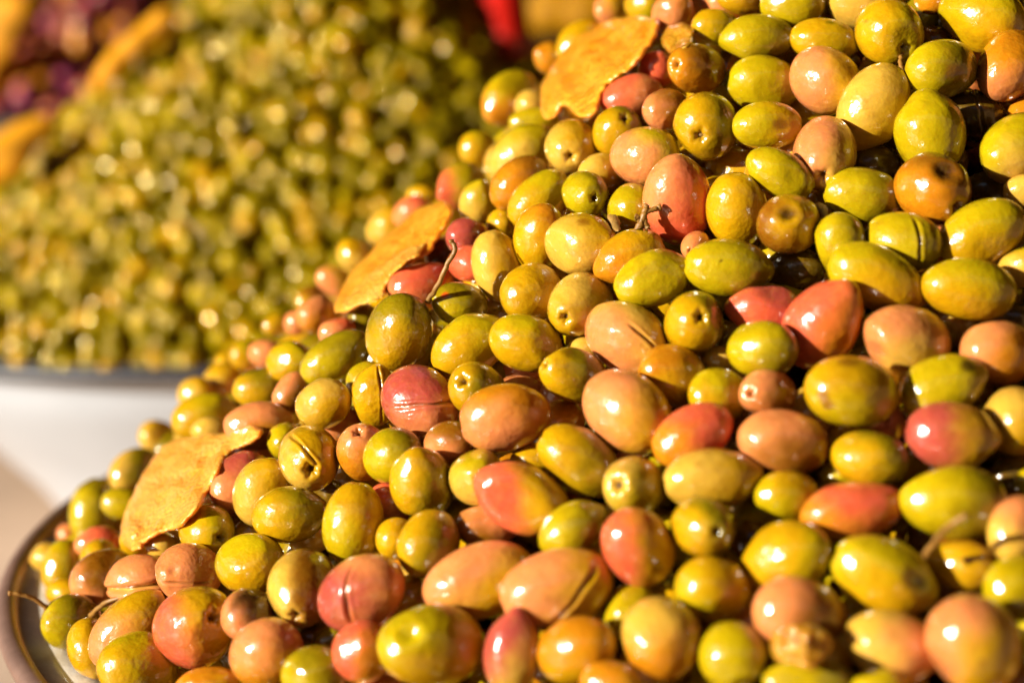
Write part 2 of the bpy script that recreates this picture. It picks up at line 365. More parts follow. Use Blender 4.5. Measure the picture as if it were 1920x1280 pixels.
# photo pixel, half axes, turn, skin colour ('d' has shade put in), layer (0 skin, 1 behind, 2 deep), label, marks
OL = [
(1487,8,58,44,0,'l',0,"amber-lime olive at the top edge left of the dark purple-brown one",{}),
(1587,12,42,36,20,'k',1,"dark purple-brown shrivelled olive beside the round golden olive with a drooping stalk",{'dent':[(.1,.1,.12,.5)]}),
(1666,61,64,61,-60,'y',0,"round golden-green olive with a short stalk drooping onto the olive below",{'h':(24,42),'stalk':[(24,40),(22,58),(27,76)],'c2':'l','d':(.8,.3),'spot':[(-.75,-.25,.05,'b')]}),
(1678,-8,60,38,0,'y',1,"yellow olive cut by the top edge behind the round golden stalked olive",{}),
(1745,0,29,27,0,'a',0,"small orange olive half cut by the photo's top edge",{}),
(1772,48,32,32,0,'g',2,"shaded green olive tucked left of the big lime olive in the top right corner",{}),
(1841,33,80,64,-32,'l',0,"big smooth lime olive in the photo's top right corner",{'c2':'y','d':(.2,.8)}),
(1893,125,72,57,55,'a',0,"smooth orange olive under the big lime olive in the top right corner",{'c2':'p','d':(-.3,.7)}),
(1769,131,69,54,8,'l',0,"lime olive with a soft brown bruise, right of the golden stalked olive's stalk",{'spot':[(.25,.3,.32,'b')],'c2':'g','d':(.8,0)}),
(1547,151,67,60,-40,'p',0,"peach-pink olive facing the sun above the freckled pale pink olive",{'c2':'y','d':(.8,.2)}),
(1547,77,62,40,-8,'l',0,"flattened lime olive with a ring mark, right behind the peach-pink olive",{'c2':'y','d':(-.4,-.2),'spot':[(.1,-.7,.16,'g')]}),
(1639,200,84,62,60,'y',0,"long mustard olive whose upper end touches the drooping stalk",{'c2':'t','d':(-.3,-.2)}),
(1744,250,78,65,104,'l',0,"pointed lime-green olive standing upright above the dented brown olive",{'pt':1.6,'tip':1}),
(1830,218,60,46,-22,'d',1,"shaded brown-green olive with a vertical split under the orange olive at right",{'slit':[(.0,-.2,95,1.2)]}),
(1420,73,68,43,3,'l',0,"plump lime olive right of the round lime one by the upper peel pulp",{'dent':[(.45,-.1,.06,.4)],'c2':'g','d':(.5,.3)}),
(1434,157,67,50,-8,'l',0,"bright lime-yellow olive left of the peach-pink olive",{}),
(1438,236,64,43,0,'y',0,"yellow olive with a wrinkled brown patch, left of the freckled pale pink olive",{'c2':'l','d':(-.3,.1),'dent':[(.35,.0,.07,.35)],'spot':[(.38,.05,.3,'b')]}),
(1547,287,76,60,98,'p',0,"freckled pale pink olive with its stem hole facing down",{'h':(-15,52),'c2':'t','d':(.7,.2),'fre':1}),
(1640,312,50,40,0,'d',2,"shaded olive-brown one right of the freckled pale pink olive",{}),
(1908,280,76,62,28,'l',0,"pale lime olive cut by the right edge, right of the pointed lime-green olive",{'c2':'t','d':(.2,.5)}),
(1922,212,34,30,40,'a',1,"sliver of orange olive at the right edge between orange and pale lime olives",{}),
(1751,352,71,66,-50,'b',0,"copper-brown olive with a deep crumpled dent on top and a stem hole",{'h':(33,40),'c2':'a','d':(-.5,.4),'dent':[(.1,-.45,.20,.26),(.45,-.4,.10,.2)],'spot':[(.1,-.5,.3,'k')]}),
(1487,285,28,26,0,'t',2,"small shaded tan olive peeking out left behind the freckled pale pink olive",{}),
(1462,326,66,41,-28,'l',0,"lime olive pinched at its right end, left below the freckled pale pink olive",{'dent':[(.3,.1,.09,.3)]}),
(1748,80,34,30,0,'b',2,"dark reddish olive in shade behind the bruised lime olive",{}),
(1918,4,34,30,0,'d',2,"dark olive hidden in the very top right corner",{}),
(1148,18,36,32,20,'p',0,"small peach olive above the upper orange peel",{'c2':'y','d':(.6,-.3)}),
(1210,8,38,34,0,'y',0,"yellow olive touching the top end of the upper orange peel",{'c2':'l','d':(.5,.4)}),
(1262,26,42,38,60,'p',0,"peach olive with clear pulp clinging to its underside near the top edge",{'c2':'a','d':(.6,-.4)}),
(1312,2,42,32,0,'a',1,"orange-brown olive at the top edge behind the peach olive with pulp",{'c2':'b','d':(.7,.1)}),
(1390,-2,44,28,-10,'y',0,"amber-yellow olive cut by the top edge above the plump lime olive",{'c2':'b','d':(.7,.3)}),
(1342,54,48,41,0,'l',0,"round lime olive right of the clear pulp at the heap's top",{'c2':'y','d':(-.4,-.3)}),
(1307,130,63,45,4,'a',0,"orange-brown olive with its stem end facing left toward the upper peel",{'h':(-47,-3),'c2':'b','d':(.6,-.2),'sh':1}),
(1232,132,34,36,0,'r',1,"rosy olive in the peel's shadow under the upper orange peel's right edge",{}),
(1183,182,58,40,18,'p',0,"dusky rose-tan olive just below the upper orange peel",{'c2':'r','d':(-.6,-.1)}),
(1250,206,45,40,15,'b',0,"dark brown wrinkled olive right of the dusky rose-tan olive",{'c2':'p','d':(-.9,.2),'wr':1}),
(1322,236,61,60,-70,'y',0,"round golden-green olive with a plugged stem hole low on its face",{'h':(-16,27),'plug':1,'c2':'g','d':(.6,0)}),
(1360,162,34,32,0,'l',2,"pale lime olive squeezed behind the bright lime-yellow olive",{}),
(1157,247,47,46,60,'g',0,"small dark lime olive with a stem hole at its upper right",{'h':(12,-22),'c2':'y','d':(-.5,.2)}),
(1075,274,57,50,100,'t',0,"honey-tan olive with a clean dark stem hole near its bottom",{'h':(-9,26),'c2':'y','d':(.5,-.4)}),
(1210,293,64,55,-12,'l',0,"yellow-lime olive with a blistered pink-tinged left side",{'c2':'p','d':(-.9,.3),'wr':1}),
(955,186,58,46,45,'l',0,"lime olive with an amber end at the heap's edge left of the upper peel",{'c2':'a','d':(-.6,.6)}),
(996,200,32,32,0,'t',0,"cream-tan olive leaning against the upper peel's lower left corner",{}),
(1038,112,30,38,70,'a',1,"amber olive at the heap's edge behind the upper orange peel",{'c2':'g','d':(.7,0)}),
(1090,82,52,40,40,'y',1,"yellow olive mostly hidden behind the upper orange peel",{}),
(1000,229,46,26,5,'l',1,"thin lime crescent of an olive under the cream-tan one by the upper peel",{}),
(978,292,66,50,40,'l',0,"long yellow-lime olive left of the honey-tan olive with the clean hole",{'c2':'t','d':(-.5,.5)}),
(974,344,60,44,40,'b',0,"shiny copper-brown olive below the long yellow-lime olive on the heap's left edge",{'c2':'a','d':(-.7,.3)}),
(898,280,36,33,0,'l',0,"small round lime olive sticking out alone on the heap's left skyline",{'c2':'y','d':(-.4,.2)}),
(864,350,50,42,20,'l',1,"lime olive with a coral-red left side behind the middle peel's upper end",{'c2':'r','d':(-.6,.3)}),
(897,381,43,36,75,'l',0,"small lime olive standing right of the lime olive with the coral side",{'c2':'t','d':(-.5,.5)}),
(728,428,44,36,40,'y',1,"yellow olive with a tan left side, left behind the middle peel",{'c2':'t','d':(-.6,.4)}),
(772,400,36,30,30,'r',1,"pink olive peeking out behind the middle orange peel",{'c2':'p','d':(-.4,.4)}),
(790,368,28,22,0,'y',2,"small amber olive on the skyline above the middle orange peel",{}),
(880,446,42,36,0,'m',0,"crimson olive right of the middle peel, above the long curved stalk",{}),
(882,494,34,42,90,'r',0,"rosy crimped olive directly right of the long curved stalk",{'dent':[(.1,-.2,.08,.3)]}),
(832,480,34,34,0,'k',2,"dark red olive shaded under the middle orange peel",{}),
(788,536,62,48,15,'p',0,"smooth rose-tan olive below the middle peel, left of the long curved stalk",{'c2':'r','d':(.0,-.3)}),
(934,502,67,47,106,'t',0,"creamy yellow pear-shaped olive right of the rosy crimped olive",{'c2':'y','d':(.5,0)}),
(1012,446,62,49,75,'y',0,"honey-orange olive with a tan sheen left of the olive with the crumb",{'c2':'a','d':(.3,-.3)}),
(942,421,30,30,0,'y',1,"small yellow olive under the shiny copper-brown one",{}),
(1010,374,64,44,40,'l',0,"lime olive with bright glints left of the small wrinkled green one with a hole",{'c2':'y','d':(-.6,.5)}),
(1097,364,47,42,0,'g',0,"small wrinkled lime-green olive with a stem hole at its lower right",{'h':(17,13),'wr':1,'c2':'l','d':(-.5,.2)}),
(1130,328,46,38,0,'t',1,"pale golden olive above right of the small wrinkled lime-green one",{'c2':'y','d':(.5,.2)}),
(1186,392,46,46,0,'l',1,"lime olive behind the twig of the big coral olive",{}),
(1270,376,81,64,100,'r',0,"big coral-pink olive with a forked twig on its left side",{'c2':'p','d':(-.5,-.6)}),
(1381,393,69,56,100,'y',0,"smooth golden olive standing upright right of the big coral-pink olive",{'wr':1}),
(1088,458,66,56,0,'y',0,"golden olive with a brown crumb stuck to its right shoulder",{'c2':'t','d':(-.5,.2),'spot':[(-.05,-.7,.16,'b')]}),
(1180,483,68,49,25,'y',0,"amber-ended olive below the forked twig",{'c2':'a','d':(-.7,.4),'wr':1}),
(1224,523,71,51,22,'l',0,"bright lime olive with a long glint left of the scratched green olive",{}),
(1365,503,80,53,-5,'g',0,"deep green olive with a small black scratch on its face",{'c2':'l','d':(-.7,.1),'spot':[(-.25,-.25,.05,'k'),(-.27,-.18,.05,'k')]}),
(1305,462,36,27,10,'p',1,"small pink-tan olive squeezed under the big coral-pink olive",{'h':(-15,12)}),
(1434,582,70,48,-4,'m',0,"crimson-maroon olive with a flat shadowed top left of the coral-red olive",{'c2':'r','d':(-.5,.2),'dent':[(.2,-.7,.12,.35)]}),
(1543,606,86,68,56,'r',0,"glossy coral-red olive right of the crimson-maroon olive",{'c2':'a','d':(.6,.3)}),
(1302,605,58,56,45,'g',0,"round olive-green olive with a single stem hole in the middle of its face",{'h':(4,-11),'c2':'y','d':(-.5,.2)}),
(1087,573,72,58,30,'y',0,"golden-lime olive with a plugged brown stem hole at its lower left",{'h':(-32,24),'plug':1,'c2':'t','d':(-.2,-.6)}),
(995,550,57,53,30,'y',0,"golden olive with a hairline scratch left of the one with the plugged hole",{'wr':1}),
(1172,632,80,64,-28,'t',0,"tan-gold olive with fine creases and a long glint, below the bright lime olive",{'c2':'p','d':(-.5,.1),'slit':[(.3,-.1,-40,.5)]}),
(1430,653,64,52,0,'l',0,"bright lime olive in front of the crimson-maroon olive",{'c2':'g','d':(.6,.4)}),
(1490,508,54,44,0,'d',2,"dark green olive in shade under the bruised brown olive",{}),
(1480,420,61,55,10,'b',0,"bruised brown olive with a sunken mark and a crumb at its right",{'c2':'y','d':(.3,-.1),'dent':[(-.1,-.25,.14,.22)],'spot':[(-.12,-.25,.22,'k')]}),
(1620,367,73,50,-10,'g',0,"smooth deep green olive left of the crumpled copper-brown olive",{'c2':'l','d':(-.6,.0)}),
(1577,460,60,48,108,'g',0,"upright lime-green olive right of the bruised brown olive",{'c2':'l','d':(-.3,-.1)}),
(1695,453,70,54,-22,'l',0,"lime olive with a vertical open slit across its middle",{'slit':[(.18,-.05,88,.95)],'c2':'g','d':(.7,.3)}),
(1643,520,94,57,-26,'l',0,"long golden-lime olive lying below the olive with the vertical slit",{'c2':'y','d':(.1,.3)}),
(1838,437,84,59,25,'y',0,"golden olive with a soft fold, right of the crumpled copper-brown olive",{'c2':'l','d':(.0,-.4),'dent':[(.1,.4,.05,.35)]}),
(1818,542,90,57,-6,'l',0,"large bright lime olive above the large plain peach olive at right",{'c2':'y','d':(-.5,.4)}),
(1920,500,46,38,20,'l',0,"pale lime olive end poking in at the right edge beside the large bright lime olive",{'c2':'t','d':(-.5,.2)}),
(1924,358,30,40,90,'t',0,"cream olive sliver at the right edge above the folded golden olive",{}),
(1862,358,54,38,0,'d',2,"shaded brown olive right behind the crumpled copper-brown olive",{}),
(1700,640,86,67,-8,'p',0,"large peach olive with a bright glint right of the coral-red olive",{'c2':'t','d':(.4,.5)}),
(1872,660,73,62,0,'p',0,"peach-tan olive with twin glints under the large bright lime olive",{'c2':'a','d':(.5,.4)}),
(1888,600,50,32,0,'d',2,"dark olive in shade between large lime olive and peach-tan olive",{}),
(1098,656,34,24,0,'t',2,"small shaded tan olive peeking between lime and creased tan-gold olives",{}),
(986,644,69,52,-15,'l',0,"lime olive with a mottled glint above the green one dented at its left end",{'c2':'y','d':(-.3,.3)}),
(1075,703,75,49,-14,'g',0,"green olive waisted in the middle with a slanted stem dent at its left end",{'h':(-58,-24),'c2':'y','d':(-.6,.2),'dent':[(.2,-.8,.07,.25)]}),
(1258,706,63,58,-25,'a',0,"amber olive right of the big peach-gold olive",{'c2':'y','d':(.3,.2)}),
(1175,770,88,69,-38,'p',0,"big peach-gold olive, pink on its upper left, right of the waisted green olive",{'c2':'y','d':(.6,.3)}),
(1348,742,58,50,0,'l',0,"lime-yellow olive left of the brown one whose stem hole faces left",{'c2':'y','d':(-.3,.5)}),
(1350,674,36,26,0,'t',2,"shaded tan olive behind the lime-yellow one under the round green olive",{}),
(1441,740,68,47,-5,'p',0,"pinkish brown olive whose round stem hole faces left",{'h':(-44,-3),'c2':'b','d':(.5,.3)}),
(1297,819,82,54,32,'r',0,"glossy red-orange olive with a squared glint below the amber olive",{'c2':'a','d':(-.7,.6)}),
(1470,829,85,60,-8,'p',0,"pinkish copper olive lying below the brown one with the left-facing hole",{'c2':'b','d':(.4,.4)}),
(1595,735,88,67,-8,'y',0,"big mustard olive with a brown streak down its left side",{'c2':'l','d':(.2,.6),'spot':[(-.55,.35,.16,'b'),(-.6,.1,.14,'b'),(0,-.85,.25,'b')]}),
(1766,725,82,56,22,'l',0,"bright lime olive with a dark blotch on its upper right shoulder",{'spot':[(.45,-.55,.26,'k')]}),
(1657,792,57,43,0,'p',1,"small peach olive with a round hole, above the gold-green olive",{'h':(-8,-10),'sh':1}),
(1786,817,87,60,-6,'m',0,"rose-pink olive fading to olive-yellow on its right end",{'c2':'y','d':(.8,.2)}),
(1902,790,62,62,0,'y',0,"dull yellow olive at the right edge, right of the rose-pink olive",{'c2':'t','d':(-.3,-.4)}),
(1630,859,70,53,-6,'g',0,"gold-green olive below the small peach olive with the round hole",{'c2':'y','d':(-.6,.1)}),
(1567,895,32,26,0,'l',2,"lime olive sliver below left of the gold-green olive",{}),
(1787,940,101,67,-4,'l',0,"very large lime-gold olive below the rose-pink olive at right",{'c2':'g','d':(.7,0)}),
(1597,956,97,56,12,'a',0,"long orange-red olive with a yellow tip left of the very large lime-gold olive",{'c2':'r','d':(.15,-.3)}),
(1478,931,63,48,0,'y',0,"yellow-green olive with a wide glint left of the long orange-red olive",{'c2':'l','d':(-.3,.3)}),
(1895,895,44,40,0,'d',2,"dark brown olive in shade right of the very large lime-gold olive",{}),
(1907,990,64,52,45,'p',0,"peach olive at the right edge under the very large lime-gold olive",{'c2':'t','d':(-.3,.4)}),
(1930,904,26,28,0,'l',1,"lime sliver of an olive at the right edge beside the very large lime-gold one",{}),
(1334,897,88,55,8,'y',0,"smooth golden olive resting on the round one with the dark stem hole",{'c2':'t','d':(-.4,-.2)}),
(1187,912,70,55,-12,'t',0,"pale yellow olive with a wide sunken stem hole facing left",{'h':(-35,-8),'plug':1,'c2':'l','d':(.6,.4),'big':1}),
(1085,863,84,58,-32,'g',0,"gold-green olive lying below the big peach-gold olive",{'c2':'y','d':(-.3,-.2)}),
(1048,792,52,40,20,'t',1,"cream-tan olive with its hole facing down-left, left of the big peach-gold olive",{'h':(-34,14),'c2':'a','d':(.7,-.2)}),
(948,783,83,61,9,'a',0,"plump orange olive with a broad ragged glint right of the creased pink olive",{'c2':'p','d':(-.3,.5)}),
(1004,862,44,32,0,'y',1,"small yellow olive peeking above the big red olive",{}),
(979,935,93,63,-26,'r',0,"big red olive fading to olive-green on its right end",{'c2':'y','d':(.6,.0)}),
(898,733,58,49,15,'y',0,"mustard olive with a hollow stem hole above the plump orange olive",{'h':(-29,-21),'c2':'g','d':(.6,0)}),
(880,648,78,55,36,'l',0,"long yellow-lime olive left of the lime one with a mottled glint",{'c2':'y','d':(-.4,.3)}),
(795,654,46,46,0,'l',1,"lime-yellow olive between the stalked green olive and the long yellow-lime one",{'c2':'y','d':(-.4,.2)}),
(748,623,74,60,60,'g',0,"deep lime olive at the foot of the long curved stalk",{'c2':'y','d':(-.2,.6),'stalk3':1,'wr':1}),
(863,570,52,40,-10,'g',0,"green olive with a tiny red spot, right of the long curved stalk's foot",{'spot':[(-.45,-.4,.16,'R')],'c2':'l','d':(-.4,.4)}),
(630,672,73,43,32,'g',0,"long smooth lime-green olive left of the stalked deep lime olive",{'c2':'l','d':(-.5,.5)}),
(790,754,73,64,-35,'m',0,"pink olive with a curved crease across its middle",{'c2':'p','d':(.2,.8),'slit':[(.1,-.05,8,1.1)],'spot':[(0,-.9,.3,'M')]}),
(704,741,56,43,80,'y',0,"yellow olive with a long vertical slit left of the creased pink olive",{'slit':[(.3,.0,100,1.0)],'wr':1}),
(690,715,38,40,70,'l',1,"lime olive just behind the yellow slit olive",{}),
(606,756,53,45,20,'t',0,"yellow-cream olive below the long smooth lime-green olive",{'c2':'y','d':(.3,.4)}),
(636,790,40,34,10,'p',1,"small pink-beige olive below the yellow-cream olive",{}),
(546,738,42,30,65,'p',0,"small copper-pink olive upright left of the yellow-cream olive",{'c2':'b','d':(.5,.5)}),
(546,677,45,37,5,'l',0,"lime-yellow olive left of the long smooth lime-green olive",{'c2':'y','d':(-.5,.2)}),
(487,729,50,36,0,'g',0,"green olive left of the small copper-pink one near the skyline",{'c2':'y','d':(-.5,.4)}),
(682,850,68,48,102,'p',0,"tall peach olive with its stem hole on top and a crease along its foot",{'h':(-8,-45),'c2':'a','d':(-.2,.7)}),
(739,854,57,52,15,'l',0,"shiny lime olive right of the tall peach olive",{'c2':'g','d':(.5,-.3)}),
(793,906,70,58,104,'y',0,"large golden olive with a bright glint below the shiny lime olive",{'c2':'g','d':(.5,.3)}),
(842,832,48,41,10,'p',0,"brown-stained beige olive between the creased pink and plump orange olives",{'c2':'b','d':(.2,-.6)}),
(894,893,58,51,90,'l',0,"pale lime olive whose hole is half covered by the big red olive",{'h':(8,2),'c2':'t','d':(-.2,.4)}),
(580,857,59,56,-60,'t',0,"tan olive with a jagged crack on top and a dark stem hole",{'h':(11,20),'slit':[(-.15,-.45,-50,.8)],'c2':'y','d':(.4,-.3)}),
(535,828,34,36,0,'l',1,"small lime olive behind the cracked tan olive's left side",{'h':(6,4)}),
(483,798,64,42,10,'p',0,"peach olive above the lower orange peel's right end",{'c2':'a','d':(.3,.5)}),
(493,923,66,53,62,'t',0,"honey olive left of the green one below the cracked tan olive",{'c2':'y','d':(.4,-.2)}),
(543,964,69,52,10,'g',0,"deep green olive lying below the cracked tan olive",{'c2':'y','d':(-.6,.3)}),
(662,983,76,56,82,'y',0,"upright mustard olive with a pale glowing foot",{'c2':'l','d':(-.2,.6)}),
(728,945,42,40,0,'p',2,"rosy shaded olive behind upright mustard and large golden olives",{'c2':'r','d':(-.3,-.3)}),
(616,922,30,26,0,'d',2,"shade-darkened olive in the gap below the cracked tan olive",{}),
(580,1000,42,44,60,'t',1,"cream olive squeezed left of the upright mustard olive",{}),
(567,1103,86,64,97,'t',0,"tan olive with scuffed skin and a puckered stem hole near its foot",{'h':(-4,44),'c2':'b','d':(.5,-.2),'wr':1,'spot':[(.0,-.1,.14,'b')]}),
(677,1112,86,66,27,'p',0,"peach olive with a magenta left tip and a fine line around it",{'c2':'m','d':(-.9,.2),'slit':[(-.35,.1,95,1.0)]}),
(742,1010,38,38,30,'y',1,"small yellow olive tucked left of the glossy gold-green one",{}),
(803,1018,63,55,62,'y',0,"glossy gold-green olive right of the small tucked yellow one",{'c2':'g','d':(.6,.2)}),
(910,986,58,42,0,'p',1,"shaded pink-tan olive below the big red olive",{'c2':'b','d':(-.3,.4)}),
(902,1089,106,68,16,'p',0,"long peach-gold olive with a streak glint, left of its creased twin",{'c2':'y','d':(.4,.2)}),
(1046,1102,104,71,18,'p',0,"long peach olive creased near its shaded right end",{'c2':'y','d':(.6,-.1),'slit':[(.35,.15,65,.8)]}),
(772,1122,44,48,80,'y',1,"yellow olive with a pink mark above the big dimpled yellow olive",{'spot':[(.5,-.1,.25,'p')]}),
(806,1208,94,77,-6,'l',0,"big pale yellow olive with a smile-shaped dimple",{'c2':'y','d':(.1,.6),'dent':[(-.25,-.38,.13,.2)]}),
(680,1222,58,56,70,'r',0,"coral olive left of the big dimpled yellow olive",{'c2':'a','d':(.6,.2)}),
(716,1296,48,32,0,'p',1,"peach olive cut by the bottom edge under the coral olive",{}),
(590,1264,64,54,22,'g',0,"green-gold olive at the bottom edge left of the coral olive",{'c2':'l','d':(-.4,.4)}),
(622,1204,38,28,20,'g',2,"shaded green olive above the green-gold one at the bottom edge",{}),
(588,1196,28,24,0,'d',2,"grey-green shaded olive under the scuffed tan olive",{}),
(500,1225,71,63,32,'p',0,"round peach-pink olive with a tall glint near the bottom edge",{'c2':'a','d':(.2,.5)}),
(467,1153,50,48,40,'p',0,"mauve-brown olive above the round peach-pink one",{'c2':'k','d':(.4,-.3)}),
(468,1057,65,55,10,'l',0,"bright lime olive with shattered glints right of the wrinkled pink olive",{'c2':'y','d':(.2,.5),'wr':1}),
(480,1002,44,32,5,'y',2,"yellow olive showing above the bright lime one with shattered glints",{}),
(960,1222,80,53,82,'m',0,"pointed rose-pink olive standing upright at the bottom",{'c2':'t','d':(.3,.7),'pt':1.5,'tip':1}),
(1080,1218,73,61,26,'y',0,"amber-gold olive below the creased long peach olive",{'c2':'a','d':(-.4,-.4)}),
(1146,1284,56,44,0,'y',0,"golden-orange olive cut by the bottom edge under the amber-gold olive",{'c2':'a','d':(-.3,-.2)}),
(1183,1142,54,47,60,'l',1,"small lime olive between creased peach and round tan-brown olives",{}),
(1240,1194,73,74,0,'t',0,"round tan-brown olive near the bottom middle",{'c2':'a','d':(.1,.5)}),
(1072,993,68,47,36,'l',0,"lime olive with a slanted glint right of the big red olive",{'c2':'g','d':(.7,.0)}),
(1196,1023,76,64,-56,'r',0,"coral-pink olive with a dark spot near its lower right end",{'c2':'y','d':(.7,.1),'spot':[(.5,.5,.18,'b'),(.3,-.75,.12,'R')]}),
(1318,988,68,56,0,'g',0,"round olive-green one with a dark stem hole, under the smooth golden olive",{'h':(21,0),'c2':'y','d':(-.4,.2)}),
(1337,1106,70,61,-22,'l',0,"plain lime olive below the round one with the dark stem hole",{'c2':'y','d':(.1,-.6)}),
(1374,1228,63,61,90,'l',0,"lime olive with a forked glint and a dented foot near the bottom",{'dent':[(.3,.75,.12,.3)],'h':(30,48)}),
(1474,1046,82,65,26,'y',0,"mustard olive with an orange flaw left of the large bruised lime one",{'spot':[(-.4,.45,.22,'a')],'c2':'l','d':(.4,.2)}),
(1410,1012,42,42,0,'b',2,"dark red-brown olive in shade left of the mustard one with the flaw",{}),
(1656,1077,100,68,-23,'l',0,"large lime-yellow olive with a brown bruise at its right end",{'spot':[(.55,-.05,.26,'b'),(.65,.05,.2,'k')],'dent':[(.6,.0,.10,.25)],'c2':'y','d':(.0,.5)}),
(1803,1060,63,51,0,'b',1,"amber-brown shaded olive beneath the slanting stalk at lower right",{'c2':'y','d':(-.3,.0),'stalk3':2}),
(1907,1100,63,58,0,'l',0,"bright lime olive at the right edge with one round glint",{'c2':'g','d':(.3,.7)}),
(1500,1150,89,68,-10,'p',0,"peach olive with clear pulp stuck on its lower face",{'c2':'b','d':(.6,.3)}),
(1673,1210,86,65,-15,'t',0,"tan-peach olive browner toward its right, above the bottom edge",{'c2':'p','d':(.3,.1),'z':-.006}),
(1826,1206,94,86,-42,'p',0,"very big peach-gold olive in the bottom right with a tiny brown dot",{'z':-.010,'c2':'y','d':(.4,.3),'spot':[(.0,.27,.08,'b')]}),
(1520,1280,86,46,0,'l',0,"lime olive along the bottom edge under the clear pulp",{'c2':'g','d':(.6,0)}),
(1650,1292,52,38,0,'l',0,"lime-yellow olive end at the bottom edge under the tan-peach olive",{}),
(1908,1290,72,50,30,'a',0,"orange olive in the bottom right corner",{}),
(368,1174,78,72,15,'y',0,"large golden olive with a red left cheek and a deep stem hole",{'h':(44,-31),'c2':'r','d':(-.95,.25),'wr':1}),
(354,1077,59,55,0,'p',0,"round pink olive with creases meeting at a pucker",{'slit':[(.3,.15,-5,.8)],'dent':[(-.2,-.25,.05,.12)],'wr':1}),
(262,1089,62,47,5,'p',0,"pale pink olive split wide open along its length",{'slit':[(-.1,.2,12,1.5)],'wide':1}),
(247,1180,82,55,42,'y',0,"long gold olive with a pinkish left side under the thin stalk",{'c2':'p','d':(-.6,.5)}),
(172,1213,52,41,112,'y',0,"deep yellow olive left of the long gold olive",{}),
(266,1248,72,58,0,'l',0,"lime-yellow olive with wrinkled skin at the bottom left",{'wr':1,'c2':'y','d':(-.4,.2)}),
(132,1165,50,47,0,'g',0,"lime-green olive with two thin stalks beside it at the bowl's rim",{'c2':'l','d':(-.5,.1),'stalk3':3,'spot':[(.8,-.1,.2,'k')]}),
(196,1083,56,48,22,'p',0,"beige-brown olive left of the split pale pink olive",{'c2':'b','d':(.3,-.5)}),
(186,1046,44,33,0,'y',1,"yellow olive with a dimple behind the beige-brown one",{'h':(5,-10)}),
(183,1016,40,28,10,'r',1,"rosy olive under the green one above the bowl's left rim",{'c2':'p','d':(-.6,.3)}),
(118,1062,48,36,82,'l',0,"yellow-lime olive standing at the left end of the heap inside the rim",{'c2':'y','d':(-.6,.2)}),
(90,1046,26,34,80,'y',1,"pale yellow olive at the heap's far left end",{'c2':'t','d':(-.4,0)}),
(120,1112,32,27,0,'y',1,"small yellow olive above the lime-green one with thin stalks",{}),
(177,957,57,43,85,'g',0,"upright dark lime olive alone at the left skyline above the bowl's rim",{'c2':'l','d':(-.4,.2)}),
(128,1002,20,20,0,'p',1,"small pink olive below left of the upright dark lime olive",{}),
(253,884,46,37,35,'t',0,"tan olive on the skyline left of the lower orange peel",{'c2':'g','d':(.6,-.2)}),
(300,822,30,36,60,'y',1,"small yellow olive on the skyline above the lower orange peel",{'c2':'t','d':(-.5,.3)}),
(384,782,60,40,12,'l',1,"yellow-lime olive above the lower peel's top",{'c2':'y','d':(-.4,.3)}),
(368,737,34,28,20,'y',0,"small pale yellow olive high on the lower skyline",{'c2':'t','d':(-.5,.2)}),
(420,722,40,40,0,'y',0,"cream-yellow olive right of the small pale yellow one on the skyline",{'c2':'t','d':(-.3,.3)}),
(394,806,34,24,5,'t',0,"tan olive resting on the lower orange peel's top edge",{}),
(258,1013,30,30,0,'y',0,"yellow olive under the lower orange peel's tip",{}),
(304,1024,28,30,60,'t',0,"cream olive under the lower orange peel, left of the green-lime one",{}),
(388,994,59,46,4,'l',0,"green-lime olive with a dark hollow at its right, below the lower peel",{'h':(34,10),'c2':'y','d':(-.4,.3)}),
(450,903,60,48,45,'m',0,"mauve-rose olive in the lower orange peel's shade",{'c2':'p','d':(-.4,.4)}),
(233,946,28,42,80,'l',1,"lime olive pressed behind the lower orange peel's left side",{}),
(325,1276,34,24,0,'y',1,"small yellow olive cut by the bottom edge beside the wrinkled lime-yellow one",{}),
(390,1286,58,34,5,'y',0,"yellow-amber olive along the bottom edge under the large red-cheeked one",{'c2':'a','d':(-.3,-.3)}),
(424,1240,40,38,20,'l',1,"lime olive squeezed left of the round peach-pink one at the bottom",{}),
(466,668,28,34,75,'l',0,"small lime olive on the skyline left of the peach sliver",{'c2':'y','d':(-.4,.2)}),
(501,664,26,36,80,'p',0,"peach sliver olive on the skyline between two lime ones",{}),
(592,590,38,36,40,'p',0,"pink-peach olive left of the middle peel's lower end",{'c2':'a','d':(.2,.5)}),
(632,622,36,26,15,'r',0,"rosy-peach olive under the middle peel's lower end",{'c2':'p','d':(-.3,.2)}),
(628,527,27,36,60,'y',0,"yellow olive with a pink side left behind the middle peel",{'c2':'p','d':(-.6,.2)}),
(585,560,30,24,30,'b',1,"brown olive on the skyline left of the middle peel",{'c2':'y','d':(-.4,.5)}),
(662,476,28,32,60,'y',1,"blurred yellow olive on the skyline beside the middle peel",{'c2':'t','d':(0,.4)}),
(682,597,30,28,0,'g',1,"shaded lime olive just under the middle peel",{}),
(932,575,28,20,0,'t',2,"small cream olive peeking between creamy pear-shaped and scratched golden olives",{}),
(518,610,26,20,10,'y',1,"small yellow-green olive on the skyline above the peach sliver",{}),
(556,606,24,22,0,'p',1,"small peach olive on the skyline left of the pink-peach one",{}),
(425,680,22,22,0,'y',2,"tiny yellow olive far out on the skyline",{}),
]
N = len(OL)
X = np.array([o[0] for o in OL], float); Y = np.array([o[1] for o in OL], float)
lay = np.array([o[6] for o in OL]); LOFF = np.array([0., .007, .015])
T0 = cone_depth(X, Y, A1, K1) + LOFF[lay] + np.array([o[8].get('z', 0) for o in OL])
